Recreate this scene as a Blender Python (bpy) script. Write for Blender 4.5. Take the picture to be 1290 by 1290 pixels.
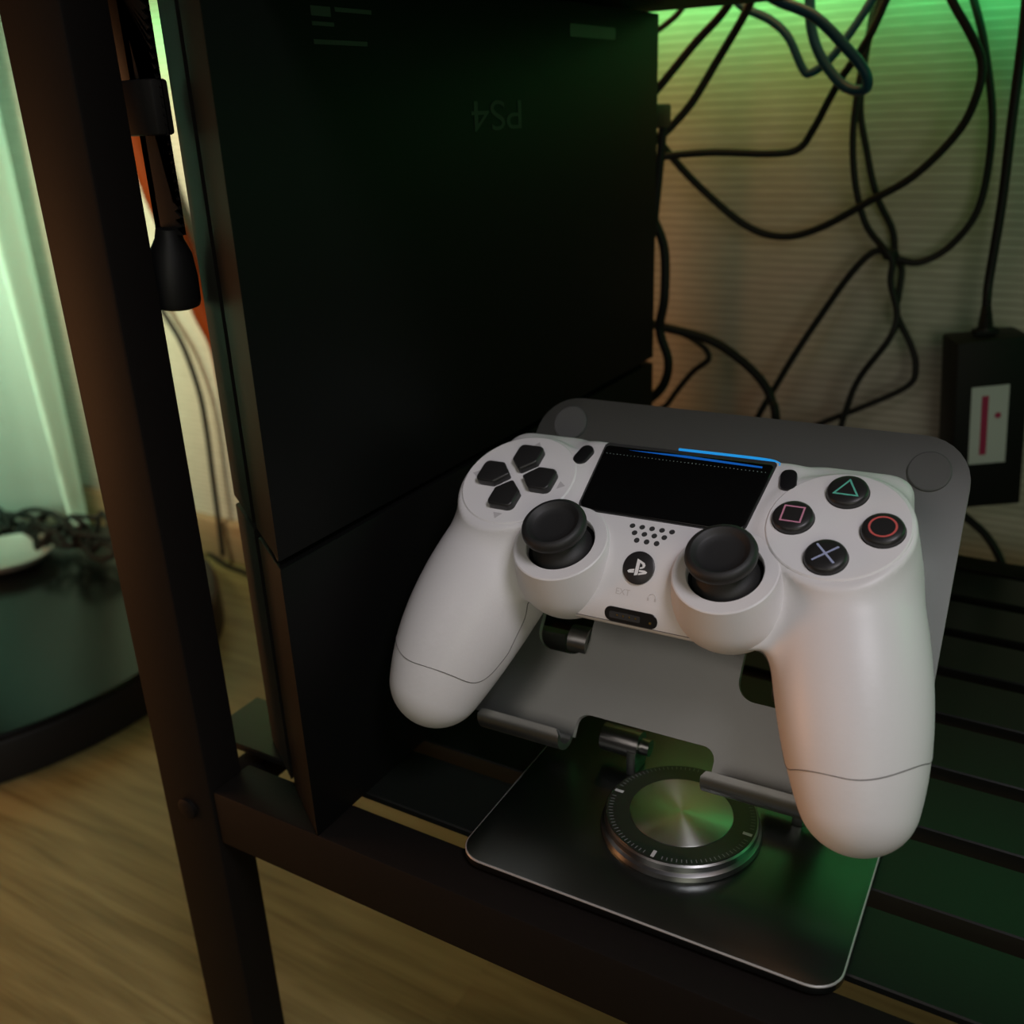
import bpy, bmesh, math, random
import numpy as np
from mathutils import Matrix, Vector

random.seed(7)
for o in list(bpy.data.objects):
    bpy.data.objects.remove(o)
scene = bpy.context.scene
COL = scene.collection
S = 0.001            # everything below is written in millimetres
PI = math.pi

# ------------------------------------------------------------------ camera
F_PX, PITCH, ROLL, HEAD, CAM_H = 1234.0, math.radians(22.3), math.radians(2.33), math.radians(31.2), 222.0
def cam_axes():
    fh = np.array([-math.sin(HEAD), math.cos(HEAD), 0]); rt = np.array([math.cos(HEAD), math.sin(HEAD), 0]); up = np.array([0, 0, 1.])
    fw = fh * math.cos(PITCH) - up * math.sin(PITCH)
    dn = -(up * math.cos(PITCH) + fh * math.sin(PITCH))
    r2 = rt * math.cos(ROLL) + dn * math.sin(ROLL)
    d2 = -rt * math.sin(ROLL) + dn * math.cos(ROLL)
    return np.array([r2, d2, fw])
CM = cam_axes()
cam_d = bpy.data.cameras.new('camera'); cam = bpy.data.objects.new('camera', cam_d); COL.objects.link(cam)
cam_d.sensor_width = 36; cam_d.lens = 36 * F_PX / 1290; cam_d.clip_start = 0.01; cam_d.clip_end = 50
mw = Matrix.Identity(4)
for i in range(3):
    mw[i][0] = CM[0][i]; mw[i][1] = -CM[1][i]; mw[i][2] = -CM[2][i]
mw[2][3] = CAM_H * S
cam.matrix_world = mw
cam_d.dof.use_dof = True; cam_d.dof.focus_distance = 0.292; cam_d.dof.aperture_fstop = 12.0
scene.camera = cam

# ------------------------------------------------------------------ world, lights, exposure
wd = bpy.data.worlds.new('room_dim'); scene.world = wd; wd.use_nodes = True
wd.node_tree.nodes['Background'].inputs[0].default_value = (1.0, 0.95, 0.85, 1)
wd.node_tree.nodes['Background'].inputs[1].default_value = 0.006
vs = scene.view_settings
vs.view_transform = 'Standard'; vs.look = 'None'; vs.gamma = 1.0; vs.exposure = 0.0; vs.use_curve_mapping = False

def area(name, loc, target, size, power, color, size_y=None):
    d = bpy.data.lights.new(name, 'AREA'); d.energy = power; d.color = color; d.size = size * S
    if size_y: d.shape = 'RECTANGLE'; d.size_y = size_y * S
    o = bpy.data.objects.new(name, d); COL.objects.link(o)
    o.location = Vector(loc) * S
    o.rotation_euler = (Vector(target) - Vector(loc)).to_track_quat('-Z', 'Y').to_euler()
    return o
def spot(name, loc, target, power, color, angle, radius):
    d = bpy.data.lights.new(name, 'SPOT'); d.energy = power; d.color = color; d.spot_size = math.radians(angle); d.spot_blend = 0.9; d.shadow_soft_size = radius * S
    o = bpy.data.objects.new(name, d); COL.objects.link(o); o.location = Vector(loc) * S
    o.rotation_euler = (Vector(target) - Vector(loc)).to_track_quat('-Z', 'Y').to_euler()
    return o
# added key spot above right of the viewer, added fills behind the viewer, warm lamp low at the left, coloured strips and added wall and curtain washes at the back
spot('key_spot_light', (270, -50, 680), (-80, 235, 80), 8.2, (0.99, 0.94, 1.0), 46, 110)  # unseen key light, added to brighten the controller
area('front_fill_light', (-300, -800, 650), (-100, 240, 60), 450, 0.9, (1.0, 0.88, 0.80))  # broad unseen fill, added to lift the lower part of the stand plate
area('low_fill_light', (480, -700, 330), (-20, 580, 100), 450, 1.5, (0.97, 0.95, 0.75))  # low fill added to reach the wall under the panel, stands for no real screen
area('warm_lamp_light', (-760, -60, 60), (-60, 230, 80), 260, 1.3, (1.0, 0.42, 0.16))
spot('wall_wash_light', (-640, 250, 300), (-700, 580, 120), 7, (1.0, 0.92, 0.58), 75, 60)  # unseen spot added to brighten the wall between post and console
spot('curtain_wash_light', (-760, 220, 420), (-930, 520, 140), 18, (0.40, 1.0, 0.62), 70, 80)  # unseen green spot added to tint the curtain, which the strip does not reach
area('green_strip_light', (-200, 550, 280), (-200, 580, 282), 1000, 0.32, (0.03, 1.0, 0.25), 12)
area('green_strip_light_right', (300, 430, 256), (-30, 260, 80), 180, 0.10, (0.10, 1.0, 0.30), 12)
area('amber_strip_light', (-185, 515, 300), (-175, 580, 110), 170, 0.05, (1.0, 0.5, 0.15), 16)

# ------------------------------------------------------------------ helpers
def at(x, y, Y):
    d = CM.T @ np.array([x - 645.0, y - 645.0, F_PX]); t = Y / d[1]
    return (d[0] * t, Y, CAM_H + d[2] * t)
def at_z(x, y, Z):
    d = CM.T @ np.array([x - 645.0, y - 645.0, F_PX]); t = (Z - CAM_H) / d[2]
    return (d[0] * t, d[1] * t, Z)

def link(name, me, mat, parent=None, smooth=False, auto=None):
    o = bpy.data.objects.new(name, me); COL.objects.link(o)
    if mat is not None:
        me.materials.clear(); me.materials.append(mat)
    if smooth:
        me.polygons.foreach_set('use_smooth', [True] * len(me.polygons))
        if auto:
            try: me.set_sharp_from_angle(angle=math.radians(auto))
            except Exception: pass
    if parent: o.parent = parent
    return o
def obj(name, bm, mat, parent=None, smooth=True, auto=35):
    bmesh.ops.recalc_face_normals(bm, faces=bm.faces)
    me = bpy.data.meshes.new(name)
    bmesh.ops.scale(bm, vec=(S, S, S), verts=bm.verts)
    bm.to_mesh(me); bm.free()
    return link(name, me, mat, parent, smooth, auto)
def tag(o, label, cat, group=None):
    o['label'] = label; o['category'] = cat
    if group: o['group'] = group
    return o
def thing(name, label, cat, loc=(0, 0, 0), group=None, mat=None):
    o = bpy.data.objects.new(name, None); COL.objects.link(o); o.empty_display_size = 0.01
    if mat is not None: o.matrix_world = mat
    else: o.location = Vector(loc) * S
    return tag(o, label, cat, group)
def struct(o): o['kind'] = 'structure'; return o

def box(bm, x0, x1, y0, y1, z0, z1, bev=0, seg=2):
    vs_ = [bm.verts.new(p) for p in [(x0,y0,z0),(x1,y0,z0),(x1,y1,z0),(x0,y1,z0),(x0,y0,z1),(x1,y0,z1),(x1,y1,z1),(x0,y1,z1)]]
    fs = [bm.faces.new([vs_[i] for i in q]) for q in [(0,3,2,1),(4,5,6,7),(0,1,5,4),(1,2,6,5),(2,3,7,6),(3,0,4,7)]]
    if bev:
        bm.normal_update(); es = list({e for f in fs for e in f.edges})
        bmesh.ops.bevel(bm, geom=es, offset=bev, segments=seg, affect='EDGES', profile=0.5)
    return bm
def nbox(*a, **k):
    return box(bmesh.new(), *a, **k)
def prism(poly, z0, z1, bev=0, seg=2, top_only=False, bm=None):
    bm = bm or bmesh.new()
    lo = [bm.verts.new((x, y, z0)) for x, y in poly]; hi = [bm.verts.new((x, y, z1)) for x, y in poly]
    n = len(poly); fl = bm.faces.new(lo[::-1]); fh = bm.faces.new(hi)
    for i in range(n): bm.faces.new((lo[i], lo[(i+1) % n], hi[(i+1) % n], hi[i]))
    if bev:
        bm.normal_update(); es = list(fh.edges) + ([] if top_only else list(fl.edges))
        bmesh.ops.bevel(bm, geom=es, offset=bev, segments=seg, affect='EDGES', profile=0.5)
    return bm
def rounded(poly, r, seg=5):
    """round the corners of a polygon; r a number or list"""
    out = []; n = len(poly)
    for i in range(n):
        p = Vector(poly[i]); a = Vector(poly[i-1]) - p; b = Vector(poly[(i+1) % n]) - p
        rr = r[i] if isinstance(r, (list, tuple)) else r
        if rr <= 0: out.append(tuple(p)); continue
        la, lb = a.length, b.length; a.normalize(); b.normalize()
        ang = a.angle(b); d = min(rr / math.tan(ang / 2), la * .49, lb * .49); rr = d * math.tan(ang / 2)
        c = p + (a + b).normalized() * (rr / math.sin(ang / 2))
        s, e = p + a * d - c, p + b * d - c
        a0 = math.atan2(s.y, s.x); a1 = math.atan2(e.y, e.x)
        da = (a1 - a0 + PI) % (2 * PI) - PI
        for k in range(seg + 1):
            t = a0 + da * k / seg; out.append((c.x + rr * math.cos(t), c.y + rr * math.sin(t)))
    return out
def rect(x0, x1, y0, y1): return [(x0, y0), (x1, y0), (x1, y1), (x0, y1)]
def circle(cx, cy, r, n=40, ry=None):
    return [(cx + r * math.cos(2*PI*k/n), cy + (ry or r) * math.sin(2*PI*k/n)) for k in range(n)]
def lathe(prof, seg=48, c=(0, 0, 0), bm=None):
    bm = bm or bmesh.new(); rings = []
    for r, z in prof:
        if r < 1e-6: rings.append([bm.verts.new((c[0], c[1], c[2] + z))])
        else: rings.append([bm.verts.new((c[0] + r*math.cos(2*PI*k/seg), c[1] + r*math.sin(2*PI*k/seg), c[2] + z)) for k in range(seg)])
    for A, B in zip(rings, rings[1:]):
        for k in range(seg):
            k2 = (k+1) % seg
            if len(A) == 1 and len(B) == 1: continue
            if len(A) == 1: bm.faces.new((A[0], B[k2], B[k]))
            elif len(B) == 1: bm.faces.new((A[k], A[k2], B[0]))
            else: bm.faces.new((A[k], A[k2], B[k2], B[k]))
    return bm
def spline(pts, sub=8):
    P = [Vector(p) for p in pts]; P = [2*P[0]-P[1]] + P + [2*P[-1]-P[-2]]; out = []
    for i in range(1, len(P)-2):
        a, b, c, d = P[i-1], P[i], P[i+1], P[i+2]
        for k in range(sub):
            t = k / sub
            out.append(0.5*((2*b)+(c-a)*t+(2*a-5*b+4*c-d)*t*t+(3*b-a-3*c+d)*t**3))
    out.append(P[-2]); return out
def tube(pts, r, seg=10, bm=None, closed=False):
    bm = bm or bmesh.new(); n = len(pts); pts = [Vector(p) for p in pts]; rings = []; up = None
    for i, p in enumerate(pts):
        if closed: t = (pts[(i+1) % n] - pts[i-1])
        else: t = pts[min(i+1, n-1)] - pts[max(i-1, 0)]
        if t.length < 1e-9: t = Vector((0, 0, 1))
        t.normalize()
        if up is None:
            up = t.orthogonal().normalized()
        up = (up - t * up.dot(t))
        if up.length < 1e-6: up = t.orthogonal()
        up.normalize(); s = t.cross(up)
        rr = r[i] if isinstance(r, (list, tuple)) else r
        rings.append([bm.verts.new(p + (up*math.cos(2*PI*k/seg) + s*math.sin(2*PI*k/seg))*rr) for k in range(seg)])
    for i in range(n if closed else n-1):
        A, B = rings[i], rings[(i+1) % n]
        for k in range(seg): bm.faces.new((A[k], A[(k+1) % seg], B[(k+1) % seg], B[k]))
    if not closed:
        bm.faces.new(rings[0][::-1]); bm.faces.new(rings[-1])
    return bm
def sheet_holes(outer, holes, z0, z1, bev=0):
    """flat plate with holes"""
    bm = bmesh.new(); es = []
    for loop in [outer] + holes:
        vs_ = [bm.verts.new((x, y, 0)) for x, y in loop]
        for i in range(len(vs_)): es.append(bm.edges.new((vs_[i], vs_[(i+1) % len(vs_)])))
    r = bmesh.ops.triangle_fill(bm, edges=es, use_beauty=True, use_dissolve=False)
    fs = list(bm.faces)
    for f in fs:
        if f.normal.z < 0: f.normal_flip()
    for v in bm.verts: v.co.z = z0
    ext = bmesh.ops.extrude_face_region(bm, geom=fs)
    for v in [g for g in ext['geom'] if isinstance(g, bmesh.types.BMVert)]: v.co.z = z1
    return bm

# ------------------------------------------------------------------ materials
def mat(name, color, rough=0.5, metal=0.0, emit=None, emit_s=0, noise=0, nscale=300, bump=0, coat=0, spec=0.5, aniso=None, var=None):
    m = bpy.data.materials.new(name); m.use_nodes = True; nt = m.node_tree; b = nt.nodes['Principled BSDF']
    b.inputs['Base Color'].default_value = (*color, 1); b.inputs['Roughness'].default_value = rough; b.inputs['Metallic'].default_value = metal
    b.inputs['Specular IOR Level'].default_value = spec
    if coat: b.inputs['Coat Weight'].default_value = coat; b.inputs['Coat Roughness'].default_value = 0.08
    if emit: b.inputs['Emission Color'].default_value = (*emit, 1); b.inputs['Emission Strength'].default_value = emit_s
    tc = nt.nodes.new('ShaderNodeTexCoord'); n = nt.nodes.new('ShaderNodeTexNoise'); n.inputs['Scale'].default_value = nscale; n.inputs['Detail'].default_value = 4
    nt.links.new(tc.outputs['Object'], n.inputs['Vector'])
    if noise:
        mx = nt.nodes.new('ShaderNodeMix'); mx.data_type = 'RGBA'
        mx.inputs['A'].default_value = (*[c*(1-noise) for c in color], 1); mx.inputs['B'].default_value = (*[min(1, c*(1+noise)) for c in color], 1)
        nt.links.new(n.outputs['Fac'], mx.inputs['Factor']); nt.links.new(mx.outputs['Result'], b.inputs['Base Color'])
    if bump:
        bp = nt.nodes.new('ShaderNodeBump'); bp.inputs['Strength'].default_value = bump; bp.inputs['Distance'].default_value = 0.0002
        nt.links.new(n.outputs['Fac'], bp.inputs['Height']); nt.links.new(bp.outputs['Normal'], b.inputs['Normal'])
    if aniso:
        b.inputs['Anisotropic'].default_value = aniso; b.inputs['Anisotropic Rotation'].default_value = 0.25
        tg = nt.nodes.new('ShaderNodeTangent'); tg.direction_type = 'RADIAL'; tg.axis = 'Z'
        nt.links.new(tg.outputs['Tangent'], b.inputs['Tangent'])
    return m
M = {}
M['white'] = mat('white_plastic', (0.77, 0.755, 0.76), 0.42, noise=0.02, nscale=2500, bump=0.12)
M['white_pad'] = mat('white_pad_plastic', (0.80, 0.785, 0.79), 0.5, noise=0.02, nscale=2500, bump=0.08)
M['seam'] = mat('seam_grey', (0.16, 0.15, 0.15), 0.7)
M['black'] = mat('black_rubber', (0.018, 0.018, 0.018), 0.55, noise=0.1, nscale=1800, bump=0.15)
M['black_gloss'] = mat('black_gloss', (0.012, 0.012, 0.013), 0.28)
M['glass_black'] = mat('touch_black', (0.004, 0.004, 0.004), 0.22, noise=.2, nscale=900)
M['button'] = mat('button_black', (0.02, 0.019, 0.019), 0.38)
M['hole'] = mat('hole_dark', (0.03, 0.03, 0.03), 0.8)
M['mark_grey'] = mat('mark_grey', (0.55, 0.53, 0.54), 0.5)
M['etch'] = mat('etch_grey', (0.60, 0.57, 0.56), 0.5)
M['white_print'] = mat('white_print', (0.85, 0.85, 0.85), 0.5)
M['green_print'] = mat('green_print', (0.13, 0.55, 0.42), 0.5)
M['pink_print'] = mat('pink_print', (0.62, 0.26, 0.38), 0.5)
M['red_print'] = mat('red_print', (0.62, 0.11, 0.10), 0.5)
M['blue_print'] = mat('blue_print', (0.38, 0.42, 0.62), 0.5)
M['gold'] = mat('gold_pin', (0.9, 0.72, 0.4), 0.25, 1.0)
M['dot_grey'] = mat('dot_grey', (0.25, 0.33, 0.30), 0.5)
M['light_blue'] = mat('light_bar_blue', (0.02, 0.2, 0.6), 0.3, emit=(0.01, 0.26, 0.62), emit_s=0.8)
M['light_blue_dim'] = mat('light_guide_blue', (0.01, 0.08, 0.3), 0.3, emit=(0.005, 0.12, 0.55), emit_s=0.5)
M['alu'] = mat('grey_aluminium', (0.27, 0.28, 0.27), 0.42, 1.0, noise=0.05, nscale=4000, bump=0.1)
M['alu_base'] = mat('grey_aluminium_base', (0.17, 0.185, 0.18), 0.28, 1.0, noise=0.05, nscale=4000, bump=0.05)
M['alu_edge'] = mat('polished_edge', (0.42, 0.41, 0.40), 0.4, 0.4)
M['chrome'] = mat('chrome', (0.36, 0.36, 0.36), 0.3, 1.0)
M['brushed'] = mat('brushed_disc', (0.55, 0.56, 0.54), 0.34, 1.0, aniso=0.85)
M['turn_black'] = mat('turntable_black', (0.012, 0.014, 0.013), 0.35)
M['rubber_pad'] = mat('rubber_pad', (0.15, 0.15, 0.155), 0.75, noise=.05, nscale=1500, bump=.2)
M['steel_black'] = mat('black_steel', (0.010, 0.0085, 0.0075), 0.6, spec=.09, noise=0.15, nscale=700, bump=0.15)
M['panel'] = mat('matt_black_panel', (0.006, 0.006, 0.006), 0.85, spec=0.1, noise=.2, nscale=400)
M['slat'] = mat('black_slat', (0.008, 0.009, 0.008), 0.3, spec=.4, noise=0.15, nscale=900, bump=0.12)
M['console'] = mat('console_black', (0.004, 0.004, 0.004), 0.5, spec=0.13, noise=0.15, nscale=2500, bump=0.1)
M['console_edge'] = mat('console_edge_black', (0.016, 0.015, 0.014), 0.6, spec=.25, noise=0.1, nscale=2500, bump=0.1)
M['console_print'] = mat('console_print', (0.022, 0.026, 0.022), 0.6)
M['console_label'] = mat('console_label', (0.045, 0.05, 0.045), 0.5)
M['cable'] = mat('black_cable', (0.010, 0.010, 0.010), 0.5, spec=.3)
M['teal'] = mat('teal_cable', (0.02, 0.10, 0.16), 0.45)
M['orange'] = mat('orange_cable', (0.14, 0.022, 0.002), 0.7, spec=.1)
M['adapter'] = mat('adapter_black', (0.007, 0.007, 0.007), 0.6, spec=0.25, noise=.1, nscale=1200, bump=.15)
M['label_white'] = mat('label_white', (0.62, 0.6, 0.62), 0.6)
M['label_red'] = mat('label_red', (0.42, 0.02, 0.09), 0.6)
M['gloss_black'] = mat('gloss_black_lid', (0.006, 0.007, 0.007), 0.22, spec=.14, noise=.3, nscale=30)
M['white_dish'] = mat('white_dish', (0.6, 0.62, 0.6), 0.35)
M['led'] = mat('green_led', (0.02, 0.3, 0.06), 0.4, emit=(0.03, 1.0, 0.2), emit_s=3.0)

def wall_mat():
    m = bpy.data.materials.new('ribbed_wallpaper'); m.use_nodes = True; nt = m.node_tree; b = nt.nodes['Principled BSDF']
    b.inputs['Roughness'].default_value = 0.62
    tc = nt.nodes.new('ShaderNodeTexCoord'); sx = nt.nodes.new('ShaderNodeSeparateXYZ'); nt.links.new(tc.outputs['Object'], sx.inputs[0])
    def math_(op, a, bv=None):
        n = nt.nodes.new('ShaderNodeMath'); n.operation = op
        for i, v in enumerate((a, bv)):
            if v is None: continue
            if isinstance(v, (int, float)): n.inputs[i].default_value = v
            else: nt.links.new(v, n.inputs[i])
        return n.outputs[0]
    fr = math_('FRACT', math_('MULTIPLY', sx.outputs['Z'], 1/0.0045))
    tri = math_('ABSOLUTE', math_('SUBTRACT', fr, 0.5))
    cr = nt.nodes.new('ShaderNodeValToRGB'); cr.color_ramp.elements[0].position = 0.06; cr.color_ramp.elements[0].color = (1, 1, 1, 1)
    cr.color_ramp.elements[1].position = 0.2; cr.color_ramp.elements[1].color = (0, 0, 0, 1); nt.links.new(tri, cr.inputs[0])
    mp = nt.nodes.new('ShaderNodeMapping'); mp.inputs['Scale'].default_value = (9, 1, 60); nt.links.new(tc.outputs['Object'], mp.inputs[0])
    no = nt.nodes.new('ShaderNodeTexNoise'); no.inputs['Scale'].default_value = 8; no.inputs['Detail'].default_value = 5; nt.links.new(mp.outputs[0], no.inputs['Vector'])
    base = nt.nodes.new('ShaderNodeMix'); base.data_type = 'RGBA'; base.inputs['A'].default_value = (0.42, 0.40, 0.34, 1); base.inputs['B'].default_value = (0.56, 0.53, 0.46, 1)
    nt.links.new(no.outputs['Fac'], base.inputs['Factor'])
    mx = nt.nodes.new('ShaderNodeMix'); mx.data_type = 'RGBA'; mx.inputs['B'].default_value = (0.74, 0.72, 0.65, 1)
    nt.links.new(math_('MULTIPLY', cr.outputs[0], math_('ADD', no.outputs['Fac'], 0.05)), mx.inputs['Factor']); nt.links.new(base.outputs['Result'], mx.inputs['A']); nt.links.new(mx.outputs['Result'], b.inputs['Base Color'])
    bp = nt.nodes.new('ShaderNodeBump'); bp.inputs['Strength'].default_value = 0.25; bp.inputs['Distance'].default_value = 0.0004
    nt.links.new(cr.outputs[0], bp.inputs['Height']); nt.links.new(bp.outputs[0], b.inputs['Normal'])
    return m
M['wall'] = wall_mat()
def wood_mat(name, c1, c2, scale=(3, 42, 42)):
    m = bpy.data.materials.new(name); m.use_nodes = True; nt = m.node_tree; b = nt.nodes['Principled BSDF']; b.inputs['Roughness'].default_value = 0.45
    tc = nt.nodes.new('ShaderNodeTexCoord'); mp = nt.nodes.new('ShaderNodeMapping'); mp.inputs['Scale'].default_value = scale
    oi = nt.nodes.new('ShaderNodeObjectInfo'); ad = nt.nodes.new('ShaderNodeVectorMath'); ad.operation = 'ADD'
    nt.links.new(tc.outputs['Object'], ad.inputs[0]); nt.links.new(oi.outputs['Random'], ad.inputs[1]); nt.links.new(ad.outputs[0], mp.inputs[0])
    n1 = nt.nodes.new('ShaderNodeTexNoise'); n1.inputs['Scale'].default_value = 2.2; n1.inputs['Detail'].default_value = 8; n1.inputs['Distortion'].default_value = 1.2; nt.links.new(mp.outputs[0], n1.inputs['Vector'])
    n2 = nt.nodes.new('ShaderNodeTexNoise'); n2.inputs['Scale'].default_value = 9; n2.inputs['Detail'].default_value = 3; nt.links.new(mp.outputs[0], n2.inputs['Vector'])
    mm = nt.nodes.new('ShaderNodeMath'); mm.operation = 'MULTIPLY_ADD'; mm.inputs[1].default_value = 0.35; nt.links.new(n2.outputs['Fac'], mm.inputs[0]); nt.links.new(n1.outputs['Fac'], mm.inputs[2])
    cr = nt.nodes.new('ShaderNodeValToRGB'); cr.color_ramp.elements[0].position = 0.42; cr.color_ramp.elements[0].color = (*c1, 1); cr.color_ramp.elements[1].position = 0.82; cr.color_ramp.elements[1].color = (*c2, 1)
    nt.links.new(mm.outputs[0], cr.inputs[0]); nt.links.new(cr.outputs[0], b.inputs['Base Color'])
    bp = nt.nodes.new('ShaderNodeBump'); bp.inputs['Strength'].default_value = 0.25; bp.inputs['Distance'].default_value = 0.0006; nt.links.new(mm.outputs[0], bp.inputs['Height']); nt.links.new(bp.outputs[0], b.inputs['Normal'])
    return m
M['floor'] = wood_mat('oak_laminate', (0.175, 0.138, 0.05), (0.32, 0.27, 0.115))
M['skirting'] = wood_mat('skirting_wood', (0.30, 0.19, 0.10), (0.42, 0.29, 0.17))
def curtain_mat():
    m = mat('curtain_fabric', (0.74, 0.76, 0.74), 0.85, noise=0.06, nscale=900, bump=.3)
    return m
M['curtain'] = curtain_mat()

# ------------------------------------------------------------------ the room
ZF, YW = -155.0, 580.0
fl = struct(obj('floor', nbox(-2200, 1200, -900, YW + 20, ZF - 30, ZF - 4), M['hole'], smooth=False))
py = -900
k = 0
while py < YW - 1:
    y1 = min(py + 185, YW)
    cuts = [-2200, -1500 + (k % 3) * 430, -200 + (k % 3) * 430, 1200]
    for a, b in zip(cuts, cuts[1:]):
        bm = nbox(a + .04, b - .04, py + .04, y1 - .04, ZF - 4, ZF)
        obj('plank', bm, M['floor'], fl, smooth=False)
    py = y1; k += 1
struct(obj('wall_back', nbox(-2200, 1200, YW, YW + 30, ZF, 2000), M['wall'], smooth=False))
struct(obj('baseboard_back', nbox(-2200, 1200, YW - 10, YW - .05, ZF + .1, ZF + 40, bev=2.5), M['skirting'], smooth=False))

# ------------------------------------------------------------------ shelf rack
rack = thing('shelf_rack', 'black steel slatted shelf rack carrying the console and the grey stand', 'rack', (-258, 196, ZF))
def rp(name, bm, m, **k):
    bmesh.ops.translate(bm, verts=bm.verts, vec=(258, -196, -ZF)); return obj(name, bm, m, rack, **k)
ZT = 262.0
for (x, y) in ((-271.5, 188), (-271.5, 497), (330, 188), (330, 497)):
    rp('post', nbox(x, x + 26.5, y, y + 16, ZF + .1, 420, bev=1.2), M['steel_black'])
rp('front_rail', nbox(-245, 330, 189, 207.5, -23, 0, bev=1.0), M['steel_black'])
rp('back_rail', nbox(-245, 330, 497, 512, -23, 0, bev=1.0), M['steel_black'])
for i in range(8):
    y = 214.6 + 35.6 * i
    rp('slat', nbox(-275, 336, y, y + 28.4, -3.0 if i == 0 else -9.0, 0, bev=.5, seg=1), M['slat'])
rp('side_bar', nbox(-262, -250, 209, 497, -20, -9.1, bev=.8), M['steel_black'])
rp('side_bar', nbox(318, 330, 209, 497, -20, -9.1, bev=.8), M['steel_black'])
rp('top_panel', nbox(-245, 330, 204.2, 478, ZT, ZT + 18, bev=1.0), M['panel'])
rp('bolt', lathe([(0, 0), (4.2, 0), (4.2, -1.6), (3.2, -2.2), (0, -2.2)], 20), M['steel_black'])
bo = [c for c in rack.children if c.name.startswith('bolt')][0]
bo.data.transform(Matrix.Translation((-Vector((258, -196, -ZF)) * S))); bo.rotation_euler = (-PI/2, 0, 0); bo.location = Vector((-258 + 258, 188.2 - 196, -11 - ZF)) * S

# ------------------------------------------------------------------ console standing on its side
con = thing('game_console', 'black game console standing upright on the shelf beside the grey stand', 'console', (-195, 188.5, 0))
con.rotation_euler = (0, 0, math.radians(-0.6))
def cpart(name, bm, m, parent=None, **k): return obj(name, bm, m, parent or con, **k)
SL = 33.9 / 53.0
def slab(x0, x1, z0, z1, ins=0):
    poly = [(x0 - ins, -x0 * SL + ins), (x1 + ins, -x1 * SL + ins), (x1 + ins, 275 - x1 * SL * .6 - ins), (x0 - ins, 275 - x0 * SL * .6 - ins)]
    return prism(poly, z0, z1, bev=.7, seg=2)
for nm, a, b in (('side_shell', 0, -24), ('side_shell', -29, -53)):
    cpart(nm, slab(a, b, 101.2, 260), M['console_edge' if a else 'console'], smooth=True)
    cpart(nm, slab(a, b, 0, 98.8), M['console_edge' if a else 'console'], smooth=True)
cpart('core', slab(-2, -51, 1, 259, ins=3), M['hole'])
def text_mesh(s, size, depth=0.0):
    cu = bpy.data.curves.new('txt', 'FONT'); cu.body = s; cu.size = size; cu.align_x = 'CENTER'; cu.align_y = 'CENTER'; cu.extrude = depth
    o = bpy.data.objects.new('txt', cu); COL.objects.link(o)
    dg = bpy.context.evaluated_depsgraph_get(); dg.update()
    me = bpy.data.meshes.new_from_object(o.evaluated_get(dg)); bpy.data.objects.remove(o); bpy.data.curves.remove(cu)
    return me
def con_text(name, s, size, y, z, m, rot=PI, wide=1.0):
    me = text_mesh(s, size, 0.06)
    me.transform(Matrix.Diagonal((wide, 1, 1, 1)))
    # text plane -> console side face (x = 0 plane, y across, z up), turned upside down
    R_ = Matrix(((0, 0, 1), (1, 0, 0), (0, 1, 0))) @ Matrix.Rotation(rot, 3, 'Z')
    me.transform(Matrix.Translation(Vector((.1, y, z)) * S) @ Matrix.Scale(S, 4) @ R_.to_4x4())
    link(name, me, m, con)
con_text('logo_print', 'PS4', 14, 132.5, 221, M['console_print'], wide=1.75)
lb = prism(rounded(rect(0, 41, 0, 4.6), 1.2), 0, .25); bmesh.ops.transform(lb, matrix=Matrix(((0, 0, 1, 0), (1, 0, 0, 188), (0, 1, 0, 247.6), (0, 0, 0, 1))), verts=lb.verts)
cpart('sticker', lb, M['console_label'], smooth=False)
con_text('sticker_print', 'SONY', 4.2, 208.5, 249.9, M['console_print'], wide=1.8)
for (y, z, w, h) in ((39, 247.6, 8, 2.4), (49, 249, 16, 1.1), (39, 245.2, 9, 1.0), (39, 240.6, 23, 1.2)):
    lb = prism(rect(0, w, 0, h), 0, .15); bmesh.ops.transform(lb, matrix=Matrix(((0, 0, 1, 0), (1, 0, 0, y), (0, 1, 0, z), (0, 0, 0, 1))), verts=lb.verts)
    cpart('fine_print', lb, M['console_print'], smooth=False)

# ------------------------------------------------------------------ the folding stand
stand = thing('folding_stand', 'grey aluminium folding stand with round turntable under the white controller', 'stand', (-89, 245, 0))
stand.rotation_euler = (0, 0, math.radians(1.0))
def sp(name, bm, m, parent=None, **k): return obj(name, bm, m, parent or stand, **k)
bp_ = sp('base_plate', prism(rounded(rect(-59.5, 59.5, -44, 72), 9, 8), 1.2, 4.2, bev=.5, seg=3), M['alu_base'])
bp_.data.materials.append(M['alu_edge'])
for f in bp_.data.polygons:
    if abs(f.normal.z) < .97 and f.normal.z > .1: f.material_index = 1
for x, y in ((-48, -32), (48, -32), (-48, 60), (48, 60)):
    sp('rubber_foot', lathe([(0, 0), (6, 0), (6, 1.25), (0, 1.25)], 24, (x, y, 0)), M['rubber_pad'])
sp('turntable_rim', lathe([(0, 4.2), (25.6, 4.2), (26, 4.8), (25.6, 6.2), (24.8, 6.7), (24.4, 6.9), (24.8, 7.4), (24.7, 9.2), (24.2, 9.7), (0, 9.7)], 96), M['chrome'])
sp('turntable_ring', lathe([(16.6, 9.72), (16.6, 9.95), (24.0, 9.95), (24.1, 9.72)], 96), M['turn_black'])
sp('brushed_disc', lathe([(16.5, 9.72), (16.5, 10.1), (16.2, 10.25), (0.001, 10.25)], 96), M['brushed'])
TA = math.radians(-2)
tk = bmesh.new()
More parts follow.
